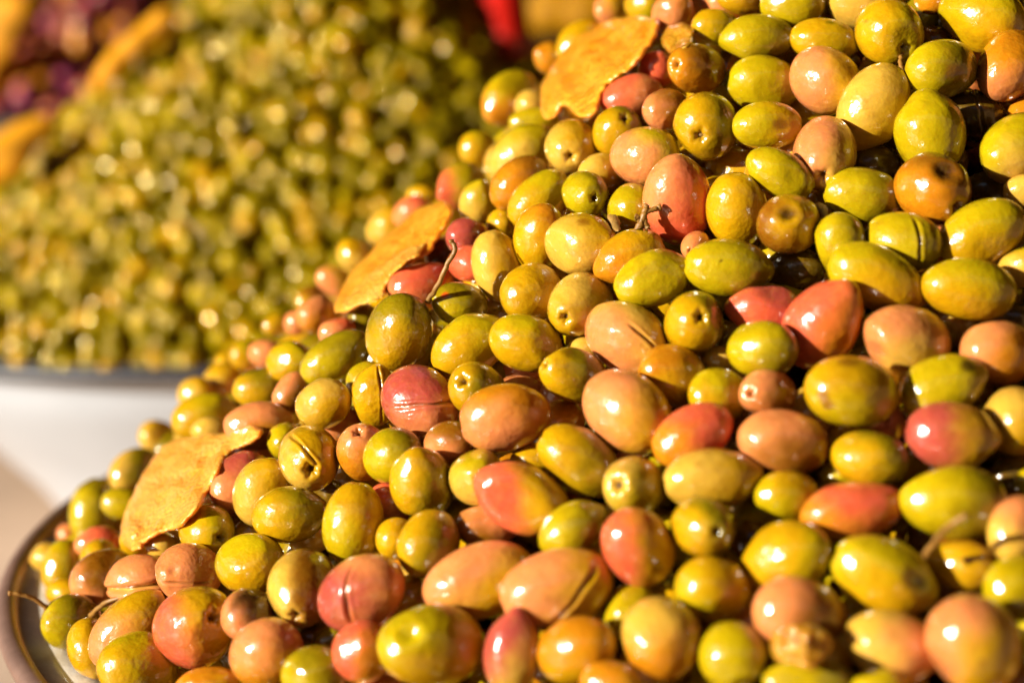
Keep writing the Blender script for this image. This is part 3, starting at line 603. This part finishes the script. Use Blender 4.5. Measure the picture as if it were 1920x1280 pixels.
# axis and true half sizes (in photo pixels) of every olive
AX = np.zeros((N, 3)); LA = np.zeros(N); WB = np.zeros(N)
for i, o in enumerate(OL):
    x, y, a, b, ang = o[:5]; opt = o[8]
    g = np.random.default_rng(i + 100)
    gr = 1.04 + .07 * min(max((620 - x) / 400, 0), 1); a *= gr; b *= gr
    if b > a: a, b, ang = b, a, ang + 90
    e = np.array([math.cos(R(ang)), math.sin(R(ang))])
    if 'h' in opt:
        hx, hy = opt['h']; hn = math.hypot(hx, hy)
        La = 1.12 * b
        q = 1 - (a * a - hn * hn) / (b * b)
        if q > 0: La = min(max(hn / math.sqrt(q), 1.08 * b), 1.4 * b)
        else: La = 1.35 * b
        La = max(La, hn / .96)
        s = np.array([hx, -hy]) / La
        ax = -np.array([s[0], s[1], math.sqrt(max(.03, 1 - s @ s))])
    elif opt.get('tip'):
        La = a; ax = np.array([e[0], e[1], .12])
    else:
        k = min(max(a / b * 1.08, 1.12), 1.34)
        if a / b >= k: La = a; c = 1
        else: La = k * b; c = math.sqrt(max(0, ((a / b) ** 2 - 1) / (k * k - 1)))
        sg = g.choice([-1, 1])
        ax = np.array([e[0] * c * sg, e[1] * c * sg, math.sqrt(max(0, 1 - c * c)) + .02])
    AX[i] = ax / np.linalg.norm(ax); LA[i] = La; WB[i] = b
# settle: neighbours slide along their own view rays until they only touch
T = T0.copy(); D = ray(X, Y)
ii, jj = np.triu_indices(N, 1)
near = np.hypot(X[ii] - X[jj], Y[ii] - Y[jj]) < 210
ii, jj = ii[near], jj[near]
rank = T0 + np.array([0, .02, .04])[lay]
back = np.where(rank[ii] >= rank[jj], 1.0, -1.0)          # +1: i lies behind j
for it in range(140):
    P = D * T[:, None]
    d = P[jj] - P[ii]; dist = np.linalg.norm(d, axis=1) + 1e-9; un = d / dist[:, None]
    def rads(k):
        c = np.abs((un * AX[k]).sum(1)); La = LA[k] * T[k] / FPX; b = WB[k] * T[k] / FPX
        return 1 / np.sqrt((c / La) ** 2 + (1 - c * c) / b ** 2)
    RR = (rads(ii) + rads(jj)) * .965
    dz = T[ii] - T[jj]
    lat2 = np.maximum(dist ** 2 - dz ** 2, 0)
    need = np.sqrt(np.maximum(RR ** 2 - lat2, 0))
    lack = np.maximum(need - dz * back, 0) * (dist < RR)
    lack = np.minimum(lack, .02)
    mv = np.zeros(N); cn = np.zeros(N)
    np.add.at(mv, ii, back * lack * .5); np.add.at(mv, jj, -back * lack * .5)
    np.add.at(cn, ii, lack > 0); np.add.at(cn, jj, lack > 0)
    T += mv / np.maximum(cn, 1) * .8
    T += (T0 - T) * .03
    T = np.clip(T, T0 - .020, T0 + .022)
    W = D * T[:, None] @ CAMM + ORG                         # nothing sinks into the bowl
    zmin = np.interp(np.hypot(W[:, 0] - A1[0], W[:, 1] - A1[1]), [.242, .295, .335, .356, .379], [.105, .1735, .2075, .221, .2225]) + .86 * WB * T / FPX
    T -= np.clip((zmin - W[:, 2]) / .30, 0, .03)
front_olives = []
for i, (x, y, a, b, ang, c1, ly, label, opt) in enumerate(OL):
    t = T[i]; La = LA[i] * t / FPX; Wb = WB[i] * t / FPX
    ax = AX[i]; up = np.array([0, 1, 0]) if abs(ax[1]) < .9 else np.array([1, 0, 0])
    ex = np.cross(up, ax); ex /= np.linalg.norm(ex); ey = np.cross(ax, ex)
    Rl = np.stack([ex, ey, ax], 1)                         # columns: local axes in lens space
    res = (80, 120) if 'slit' in opt else (24, 36) if ly == 2 else (40, 60)
    V, Fc, C = olive_shape(La, Wb, c1, i + 7, opt, Rl, res)
    o = link("olive", mesh("olive", V, Fc, OLIVE, C))
    rot = (CAMM.T @ Rl)
    mw = Matrix([list(rot[0]) + [0], list(rot[1]) + [0], list(rot[2]) + [0], [0, 0, 0, 1]])
    loc = to_world(D[i] * t)
    o.matrix_world = Matrix.Translation(Vector(loc)) @ mw
    tag(o, label, "olive", "olives heaped in the front bowl")
    inv = np.linalg.inv(np.array(o.matrix_world))
    loc_of = lambda pts: [tuple((inv @ np.append(p, 1))[:3]) for p in pts]
    if 'h' in opt and not opt.get('sh'):
        r0 = Wb * (.10 if opt.get('plug') else .075)
        u, Fs = sphere(8, 14)
        q = u * np.array([r0, r0, r0 * .8]) * (1 + .25 * waves(u, 5, 3, 6, np.random.default_rng(i)))[:, None]
        q[:, 2] += -La * (1 - .16 - .085) + (-.25 * r0 if opt.get('plug') else .45 * r0)
        link("stem_scar", mesh("stem_scar", q, Fs, M_PLUG if opt.get('plug') and not opt.get('big') else M_SCAR), o)
    def stalk(px, lifts, r0, r1, base_t=t):
        pts = spline([at(px[k][0], px[k][1], base_t - lifts[k]) for k in range(len(px))])
        n = len(pts); rad = [r0 + (r1 - r0) * k / (n - 1) for k in range(n)]
        rad[-1] *= 1.35; rad[0] *= 1.3
        rad = [r * (1 + .12 * math.sin(3.1 * k)) for k, r in enumerate(rad)]
        pts = pts + np.random.default_rng(3).normal(0, .00012, pts.shape)
        link("stalk", mesh("stalk", *[loc_of(tube(pts, rad)[0]), tube(pts, rad)[1]], M_STALK), o)
    s3 = opt.get('stalk3')
    if 'stalk' in opt:
        stalk([(x + p, y + q) for p, q in opt['stalk']] + [(1697, 146)], [Wb * .55, Wb * .85, Wb * 1.0, Wb * .95], .0008, .0009)
    if s3 == 1: stalk([(801, 566), (822, 532), (840, 495), (854, 467), (845, 450)], [.004, .010, .013, .014, .014], .0010, .0009)
    if s3 == 2: stalk([(1735, 1040), (1762, 1003), (1786, 982), (1812, 966)], [.016, .024, .030, .033], .0011, .0008)
    if s3 == 3:
        stalk([(165, 1159), (186, 1138), (215, 1123), (276, 1112)], [.004, .012, .018, .020], .0011, .0007)
        stalk([(94, 1146), (72, 1127), (42, 1114), (16, 1112)], [.004, .006, .008, .009], .0010, .0008)
    if label.startswith("big coral-pink"):
        stalk([(1238, 388), (1224, 393), (1211, 399)], [Wb * .93, Wb * .97, Wb * 1.0], .0011, .0008)
        stalk([(1196, 430), (1204, 412), (1210, 398), (1213, 384)], [Wb * .9, Wb * .98, Wb * 1.0, Wb * 1.0], .0014, .0010)
        stalk([(1214, 428), (1209, 414), (1210, 400)], [Wb * .9, Wb * .98, Wb * 1.0], .0010, .0009)
        stalk([(1204, 414), (1197, 412), (1194, 408)], [Wb * .98, Wb * .98, Wb * .97], .0009, .0012)
    front_olives.append(o)

# ---------------------------------------------------------------- peel strips, pulp and crumbs among the olives
def slab(name, poly, thick, mat, lift, seed, label, cat, edge=34, step=4, depth=None, rough=1.0, group=None, cells=0):
    """an irregular slab traced by its outline, lying on the heap with its own thickness"""
    g = np.random.default_rng(seed)
    poly = spline(np.array(list(poly) + [poly[0]], float), 4)[:-1]
    poly = poly + g.normal(0, 1.3 * rough, poly.shape)
    x0, y0 = poly.min(0) - step; x1, y1 = poly.max(0) + step
    nx, ny = int((x1 - x0) / step) + 1, int((y1 - y0) / step) + 1
    gx, gy = np.meshgrid(x0 + np.arange(nx) * step, y0 + np.arange(ny) * step, indexing='ij')
    px, py = gx.ravel(), gy.ravel()
    ins = np.zeros(len(px), bool); dist = np.full(len(px), 1e9); n = len(poly)
    for k in range(n):
        a, b = poly[k], poly[(k + 1) % n]
        c = ((a[1] > py) != (b[1] > py)); ins ^= c & (px < (b[0] - a[0]) * (py - a[1]) / (b[1] - a[1] + 1e-12) + a[0])
        ab = b - a; tt = np.clip(((px - a[0]) * ab[0] + (py - a[1]) * ab[1]) / (ab @ ab + 1e-9), 0, 1)
        dist = np.minimum(dist, np.hypot(px - a[0] - tt * ab[0], py - a[1] - tt * ab[1]))
    ok = ins.reshape(nx, ny); cell = ok[:-1, :-1] & ok[1:, :-1] & ok[:-1, 1:] & ok[1:, 1:]
    Vn = nx * ny; Fc = []; edges = {}
    idx = lambda i, j: i * ny + j
    for i, j in zip(*np.nonzero(cell)):
        f = [idx(i, j), idx(i, j + 1), idx(i + 1, j + 1), idx(i + 1, j)]
        Fc.append(tuple(f)); Fc.append(tuple(v + Vn for v in reversed(f)))
        for k in range(4):
            e = (f[k], f[(k + 1) % 4])
            if (e[1], e[0]) in edges: del edges[(e[1], e[0])]
            else: edges[e] = 1
    for a, b in edges: Fc.append((b, a, a + Vn, b + Vn))
    rimv = sorted({v for e in edges for v in e})               # pull the border out onto the outline itself
    for v in rimv:
        A_, B_ = poly, np.roll(poly, -1, 0); ab = B_ - A_; p_ = np.array([px[v], py[v]])
        tt = np.clip(((p_ - A_) * ab).sum(1) / ((ab * ab).sum(1) + 1e-9), 0, 1); q_ = A_ + ab * tt[:, None]
        k = np.argmin(((q_ - p_) ** 2).sum(1)); px[v], py[v] = q_[k]; dist[v] = 0
    if depth is None:
        cx, cy = poly.mean(0)
        M_ = np.column_stack([np.ones(n), poly[:, 0] - cx, poly[:, 1] - cy])
        co = np.linalg.lstsq(M_, cone_depth(poly[:, 0] + 25, poly[:, 1] + 20, A1, K1), rcond=None)[0]
        t0 = co[0] + co[1] * (px - cx) + co[2] * (py - cy) - lift
    else: t0 = np.full(len(px), depth)
    if depth is None:                                       # drape it over the olives it lies on
        zb = t0 + lift + .004
        for q_ in range(N):
            if abs(X[q_] - cx) > 260 or abs(Y[q_] - cy) > 260: continue
            r2 = (LA[q_] * WB[q_]) - ((px - X[q_]) ** 2 + (py - Y[q_]) ** 2)
            zb = np.minimum(zb, np.where(r2 > 0, T[q_] - np.sqrt(np.maximum(r2, 0)) * T[q_] / FPX, 9))
        Z = zb.reshape(nx, ny)
        for _ in range(int(34 / step)):
            Zp = np.pad(Z, 1, mode='edge'); Z = (Zp[:-2, 1:-1] + Zp[2:, 1:-1] + Zp[1:-1, :-2] + Zp[1:-1, 2:] + Zp[1:-1, 1:-1] * 2) / 6
        t0 = .72 * Z.ravel() + .28 * (t0 + .004) - lift
    q = np.clip(dist / edge, 0, 1)
    U = np.column_stack([px, py, 0 * px]) / 16.0
    wob = waves(U, 8, .5, 1.6, g) * 1.6 + waves(U, 10, 1.6, 4.5, g) * 1.0 * rough
    h = thick * (.38 + .62 * np.sqrt(np.maximum(1 - (1 - q) ** 2, 0))) * (1 + .34 * wob) + .0005 * waves(U, 8, 4, 9, g) * rough
    bend = .0025 * waves(U * .35, 5, .8, 2.2, g)
    if cells:                                               # swollen juice sacs: a field of soft domes
        m_ = int((x1 - x0) * (y1 - y0) / (cells * cells * .8)); sx, sy = g.uniform(x0, x1, m_), g.uniform(y0, y1, m_); an = g.uniform(0, 3.14, m_)
        dm = np.full(len(px), 9.0)
        for k in range(m_):
            dx, dy = px - sx[k], py - sy[k]; c_, s_ = math.cos(an[k]), math.sin(an[k])
            dm = np.minimum(dm, np.hypot((dx * c_ + dy * s_) / 1.5, dy * c_ - dx * s_) / cells)
        h = h + .0011 * (cells / 8.0) * (1 - np.minimum(dm, 1) ** 2) * sstep(-.5, .2, waves(U * .5, 5, .6, 1.8, g)) * np.minimum(q * 2.5, 1)
    top = at(px, py, t0 - np.where(ins, h, 0) + bend); bot = at(px, py, t0 + .002 + bend)
    V = np.vstack([top, bot]); used = sorted({v for f in Fc for v in f}); rm = {v: k for k, v in enumerate(used)}
    V = V[used]; Fc = [tuple(rm[v] for v in f) for f in Fc]
    E_ = np.array(sorted({(min(f[k], f[(k + 1) % 4]), max(f[k], f[(k + 1) % 4])) for f in Fc for k in range(4)}))
    for _ in range(5):                                       # soften the rim and the surface
        S_ = np.zeros_like(V); n_ = np.zeros(len(V))
        np.add.at(S_, E_[:, 0], V[E_[:, 1]]); np.add.at(S_, E_[:, 1], V[E_[:, 0]]); np.add.at(n_, E_[:, 0], 1); np.add.at(n_, E_[:, 1], 1)
        V = V * .5 + .5 * S_ / n_[:, None]
    ctr = V.mean(0)
    o = link(name, mesh(name, V - ctr, Fc, mat)); o.location = ctr
    tag(o, label, cat, group); return o
def rot_to(v):
    v = v / np.linalg.norm(v); up = np.array([0, 0, 1]) if abs(v[2]) < .9 else np.array([1, 0, 0])
    ex = np.cross(up, v); ex /= np.linalg.norm(ex); return np.stack([ex, np.cross(v, ex), v], 1)
pg = "strips of preserved orange peel on the olives"
slab("orange_peel", [(1009,163),(1035,120),(1070,75),(1122,45),(1165,28),(1205,30),(1236,36),(1233,70),(1210,105),(1188,130),(1150,155),(1130,185),(1122,212),(1100,226),(1078,218),(1062,203),(1044,222),(1016,224)],
     .011, M_PEEL, .001, 1, "wide flat strip of glossy orange peel at the top of the front heap", "peel", group=pg)
slab("orange_peel", [(830,372),(850,384),(850,406),(830,440),(808,475),(775,495),(740,520),(725,555),(690,575),(650,588),(625,587),(628,560),(650,520),(690,470),(735,430),(780,390),(815,378)],
     .010, M_PEEL, .001, 2, "curled narrow strip of orange peel with a pale pulpy side, middle of the left skyline", "peel", group=pg)
slab("pith", [(800,455),(790,480),(765,492),(735,518),(720,552),(685,572),(648,584),(640,570),(668,540),(700,505),(735,478),(770,462)],
     .005, M_PITH, .009, 3, None, None, edge=14, step=3, cells=8.0).parent = None
slab("orange_peel", [(478,795),(497,808),(474,834),(430,850),(415,885),(395,920),(380,950),(345,985),(310,1000),(285,1012),(262,1034),(236,1026),(224,1000),(235,950),(260,900),(290,850),(320,825),(375,812),(430,806)],
     .011, M_PITH, .001, 5, "broad pulpy strip of orange peel with a torn end, lowest on the left skyline", "peel", group=pg, step=3, cells=8.0)
slab("citrus_pulp", [(1246,50),(1275,40),(1300,48),(1304,70),(1292,92),(1268,102),(1246,96),(1238,74)], .006, M_PULP, .003, 6,
     "clear golden citrus pulp hanging under the peach olive near the top edge", "pulp", edge=12, step=3, cells=11.0)
slab("citrus_pulp", [(1440,1195),(1470,1170),(1520,1165),(1558,1185),(1568,1215),(1545,1240),(1525,1262),(1490,1250),(1450,1238)], .008, M_PULP, .004, 7,
     "clear golden citrus pulp lying between peach and lime olives at lower right", "pulp", edge=16, step=3, cells=13.0)
slab("olive_crumb", [(1134,406),(1150,398),(1163,408),(1166,428),(1160,440),(1148,432),(1140,418)], .004, M_CRUMB, .001, 8,
     "tan crumb stuck on the golden olive left of the forked twig", "crumb", edge=9, step=3)
slab("olive_crumb", [(1524,380),(1540,376),(1552,384),(1556,402),(1546,414),(1534,400)], .004, M_CRUMB, .001, 9,
     "tan crumb stuck to the right shoulder of the bruised brown olive", "crumb", edge=9, step=3)
# join the pale pulpy side to the curled strip it belongs to
curl = [o for o in col.objects if o.get("label", "").startswith("curled narrow")][0]
pith = bpy.data.objects["pith"]; w_ = pith.location.copy(); pith.parent = curl; pith.location = w_ - curl.location

# ---------------------------------------------------------------- buried olives: what fills the heap below the skin
def heap(A, k, r_out, r_in, spacing, g):
    """evenly scattered points on a cone's skin"""
    sl = math.sqrt(1 + k * k); n = int(math.pi * (r_out**2 - r_in**2) * sl / (spacing * spacing * .88)); q = np.arange(n) + .5
    r = np.sqrt(r_in**2 + (r_out**2 - r_in**2) * q / n); a = q * 2.399963 + g.normal(0, .25, n) * spacing / r
    r = r + g.normal(0, spacing * .22, n)
    return np.stack([A[0] + r * np.cos(a), A[1] + r * np.sin(a), A[2] - k * r + g.normal(0, spacing * .16, n) + CAM_H], 1), a
def rot_to(v):
    v = v / np.linalg.norm(v); up = np.array([0, 0, 1]) if abs(v[2]) < .9 else np.array([1, 0, 0])
    ex = np.cross(up, v); ex /= np.linalg.norm(ex); return np.stack([ex, np.cross(v, ex), v], 1)
def pack(name, pts, sizes, cols, g, extra=None, res=(9, 14), mat=None):
    """many olives in one mesh; each keeps its own shape, turn and colour"""
    VV, FF, CC, off = [], [], [], 0
    base = [olive_shape(1.22, 1.0, 'l', 900 + q, {}, None, res) for q in range(5)]
    for q, p in enumerate(pts):
        P, Fc, C = base[q % 5]
        Q = (P * sizes[q]) @ rot_to(g.normal(size=3)).T + p
        VV.append(Q); FF += [tuple(v + off for v in f) for f in Fc]
        CC.append(np.column_stack([np.tile(np.array(PAL[cols[q]]) * g.uniform(.8, 1.15), (len(P), 1)), np.full(len(P), .3)])); off += len(P)
    if extra is not None:
        P, Fc, cc = extra
        VV.append(np.array(P)); FF += [tuple(v + off for v in f) for f in Fc]; CC.append(np.tile(np.array(cc + (0,)), (len(P), 1)))
    me = mesh(name, np.vstack(VV), FF, mat or OLIVE, np.vstack(CC))
    return link(name, me)
def core(A, k, drop, r, cc=(.06, .04, .006)):  # hidden dark cone added inside a heap to stop light leaking through
    P, Fc = lathe([(.0005, A[2] + CAM_H - drop), (r, A[2] + CAM_H - drop - k * r), (.0005, A[2] + CAM_H - drop - k * r)], 48)
    P = [(p[0] + A[0], p[1] + A[1], p[2]) for p in P]
    return P, Fc, cc
g = np.random.default_rng(11)
pts = []
for drop, ro in ((.025, .338), (.043, .315)):
    p, a = heap(A1 - np.array([0, 0, drop * 1.25]), K1, ro, .005, .0225, g); pts.append(p)
# outside the picture the skin itself is part of this filling
p, a = heap(A1, K1, .352, .005, .0225, g)
c = (p - ORG) @ CAMM.T; ux = 960 + FPX * c[:, 0] / -c[:, 2]; uy = 640 - FPX * c[:, 1] / -c[:, 2]
d0 = cone_depth(ux, uy, A1, K1)
vis = (ux > -60) & (ux < 1985) & (uy > -55) & (uy < 1345) & (-c[:, 2] < d0 + .02)
p[:, 2] -= np.where((ux > -200) & (uy > -200), .013, .0)
pts.append(p[~vis]); pts = np.vstack(pts)
o = pack("buried_olives", pts, g.uniform(.0098, .0118, len(pts)), g.choice(list('gglyyytpab'), len(pts)), g, core(A1, K1, .09, .27))
tag(o, "olives filling the front heap below its visible skin", "olives", None, "stuff")

# ---------------------------------------------------------------- the blurred heap behind
pts, a = heap(A2, K2, .352, .004, .0146, g)
c = (pts - ORG) @ CAMM.T; dep = -c[:, 2]; ux = 960 + FPX * c[:, 0] / dep; uy = 640 - FPX * c[:, 1] / dep
nrm = np.stack([np.cos(a) * K2, np.sin(a) * K2, np.ones(len(a))], 1)
facing = ((ORG - pts) * nrm).sum(1) > 0
clear = (uy < 640 + (445 - ux) * .903 - 40)
inview = facing & clear & (ux > -20) & (ux < 1080) & (uy > -20) & (uy < 720)
order = np.nonzero(inview)[0][np.argsort(dep[inview])]
solo = set(order[:300].tolist())
zone = lambda x, y: "just above the dark rim" if y > 610 else "under the front heap's skyline" if y > 640 + (445 - x) * .903 - 130 else "below the red pepper" if x > 760 and y < 250 else "below the orange wedges" if x < 200 and y < 420 else "at the left edge" if x < 110 else "high up near the top edge" if y < 150 else "in the middle"
kinds = [('G', "small dark green olive in the blurred heap behind"), ('L', "small lime olive in the blurred heap behind"), ('Y', "small yellowish olive in the blurred heap behind"), ('T', "small pale tan olive in the blurred heap behind")]
pk = g.choice(4, len(pts), p=[.40, .38, .20, .02])
shared = {}
for q, (cc, lb) in enumerate(kinds):
    for v in range(4):
        V, Fc, C = olive_shape(.0090, .0076, cc, 500 + q * 10 + v, {'c2': 'G', 'd': (.3, .2)}, np.eye(3), (14, 20))
        shared[(q, v)] = mesh("small_olive", V, Fc, SMALL, C)
for q in sorted(solo):
    o = link("small_olive", shared[(pk[q], int(g.integers(4)))])
    r3 = rot_to(g.normal(size=3)); s = g.uniform(.9, 1.14)
    o.matrix_world = Matrix.Translation(Vector(pts[q])) @ Matrix([list(r3[0]) + [0], list(r3[1]) + [0], list(r3[2]) + [0], [0, 0, 0, 1]]) @ Matrix.Diagonal((s, s, s, 1))
    tag(o, kinds[pk[q]][1] + ", " + zone(ux[q], uy[q]), "olive", "small olives heaped in the bowl behind")
rest = np.array([q for q in range(len(pts)) if q not in solo])
under, a_ = heap(A2 - np.array([0, 0, .018]), K2, .335, .004, .0150, g)
allp = np.vstack([pts[rest], under]); cl = [kinds[pk[q]][0] for q in rest] + ['G'] * len(under)
o = pack("heaped_olives", allp, g.uniform(.0070, .0083, len(allp)), cl, g, core(A2, K2, .05, .30), (8, 12), SMALL)
tag(o, "rest of the small olives in the blurred heap behind", "olives", None, "stuff")
pg2 = "wedges of preserved orange on the heap behind"
slab("orange_wedge", [(165,150),(200,95),(250,50),(300,10),(335,10),(330,60),(290,95),(255,125),(215,160),(180,185)], .022, M_WEDGE, 0, 21,
     "upper blurred orange wedge on the left shoulder of the heap behind", "wedge", edge=40, step=7, depth=1.47, rough=.5, group=pg2)
slab("orange_wedge", [(-60,300),(-20,255),(40,220),(105,210),(110,245),(75,280),(50,320),(20,345),(-30,350)], .022, M_WEDGE, 0, 22,
     "lower blurred orange wedge at the left edge on the heap behind", "wedge", edge=40, step=7, depth=1.44, rough=.5, group=pg2)

# ---------------------------------------------------------------- pink and purple olives farther back
A3 = np.array([-.60, 2.36, .16]); K3 = .8
b3 = bowl("olive_bowl.002", (A3[0], A3[1], .06), M_RIMDARK); b3.scale = (1.12, 1.12, 1.12)
tag(b3, "bowl under the purple olives, hidden behind the two nearer heaps", "bowl")
pts, a = heap(A3, K3, .42, .004, .0190, g)
c = (pts - ORG) @ CAMM.T; dep = -c[:, 2]; ux = 960 + FPX * c[:, 0] / dep; uy = 640 - FPX * c[:, 1] / dep
nrm = np.stack([np.cos(a) * K3, np.sin(a) * K3, np.ones(len(a))], 1)
facing = ((ORG - pts) * nrm).sum(1) > 0
PAL['v'] = (.30, .045, .12); PAL['w'] = (.48, .11, .08); PAL['x'] = (.56, .20, .02)
kinds3 = [('v', "dark purple olive in the far heap at top left"), ('w', "dusky pink olive in the far heap at top left"), ('x', "pinkish tan olive in the far heap at top left")]
pk = g.choice(3, len(pts), p=[.42, .34, .24])
sh3 = {}
for q, (cc, lb) in enumerate(kinds3):
    for v in range(3):
        V, Fc, C = olive_shape(.0138, .0112, cc, 700 + q * 10 + v, {}, np.eye(3), (14, 20)); sh3[(q, v)] = mesh("purple_olive", V, Fc, SMALL, C)
rest = []
for q in range(len(pts)):
    if facing[q] and -25 < ux[q] < 345 and -25 < uy[q] < 330:
        o = link("purple_olive", sh3[(pk[q], int(g.integers(3)))]); r3 = rot_to(g.normal(size=3))
        o.matrix_world = Matrix.Translation(Vector(pts[q])) @ Matrix([list(r3[0]) + [0], list(r3[1]) + [0], list(r3[2]) + [0], [0, 0, 0, 1]])
        tag(o, kinds3[pk[q]][1], "olive", "purple and pink olives in the far heap")
    else: rest.append(q)
o = pack("far_olives", pts[rest], np.full(len(rest), .0115), [kinds3[pk[q]][0] for q in rest], g, core(A3, K3, .02, .40, (.16, .04, .05)), (8, 12), SMALL)
tag(o, "rest of the purple and pink olives in the far heap", "olives", None, "stuff")
slab("orange_wedge", [(-40,-20),(60,-20),(95,10),(70,45),(40,90),(10,150),(-40,170)], .025, M_WEDGE, 0, 23,
     "blurred orange wedge in the top left corner on the purple heap", "wedge", edge=45, step=8, depth=float(cone_depth(np.array(30.), np.array(60.), A3, K3)) - .05, rough=.5, group=pg2)

# ---------------------------------------------------------------- dark stand, lemons and the red pepper at the top
st = bpy.data.objects.new("display_stand", None); col.objects.link(st)
tag(st, "wooden stand coloured dark for the shade behind the heaps, top middle", "stand")
ytop = .49 + float(at(1060, 78, 2.05)[2]) - .49
box("shelf", -.12, .75, 2.0, 2.5, ytop - .02, ytop, M_DARK, st)
box("front_panel", -.11, .74, 2.02, 2.045, .0, ytop - .0205, M_DARK, st)
def lemon(x, y, depth, seed, label, r=.03):
    V, Fc, C = olive_shape(r * 1.3, r, 'y', seed, {'pt': 1.5}, None, (18, 26))
    o = link("lemon", mesh("lemon", V, Fc, M_LEMON)); p = at(x, y, depth)
    r3 = rot_to(np.array([1, .3 * math.sin(seed), .2])); o.matrix_world = Matrix.Translation(Vector((p[0], p[1], ytop + r * .98))) @ Matrix([list(r3[0]) + [0], list(r3[1]) + [0], list(r3[2]) + [0], [0, 0, 0, 1]])
    tag(o, label, "lemon", "lemons on the dark stand")
lemon(1050, 45, 2.12, 31, "blurred yellow lemon on the dark stand, nearest the red pepper")
lemon(1115, 45, 2.10, 32, "blurred yellow lemon on the dark stand, touching the heap's skyline")
lemon(1180, 40, 2.10, 33, "yellow lemon on the dark stand hidden behind the front heap")
# red pepper, point down
pp = spline([at(953, 120, 1.500), at(951, 96, 1.505), at(947, 50, 1.515), at(943, -10, 1.53), at(947, -58, 1.545)], 6)
n = len(pp); rad = [max(.0015, 0.0195 * min(1, (k / n * 3.2) ** .55) * (1 - .25 * (k / n) ** 3)) for k in range(n)]; rad[-1] *= .5
ctr = pp.mean(0); o = link("red_pepper", mesh("red_pepper", *tube(pp - ctr, rad, 18), M_RED)); o.location = ctr
tag(o, "bright red pepper standing point down behind the small olives' right shoulder", "pepper")
sp_ = [at(947, -56, 1.545), at(949, -78, 1.55), at(955, -98, 1.555)]
link("stem", mesh("stem", *tube(np.array(sp_) - ctr, [.004, .003, .0035], 8), M_GREEN), o)
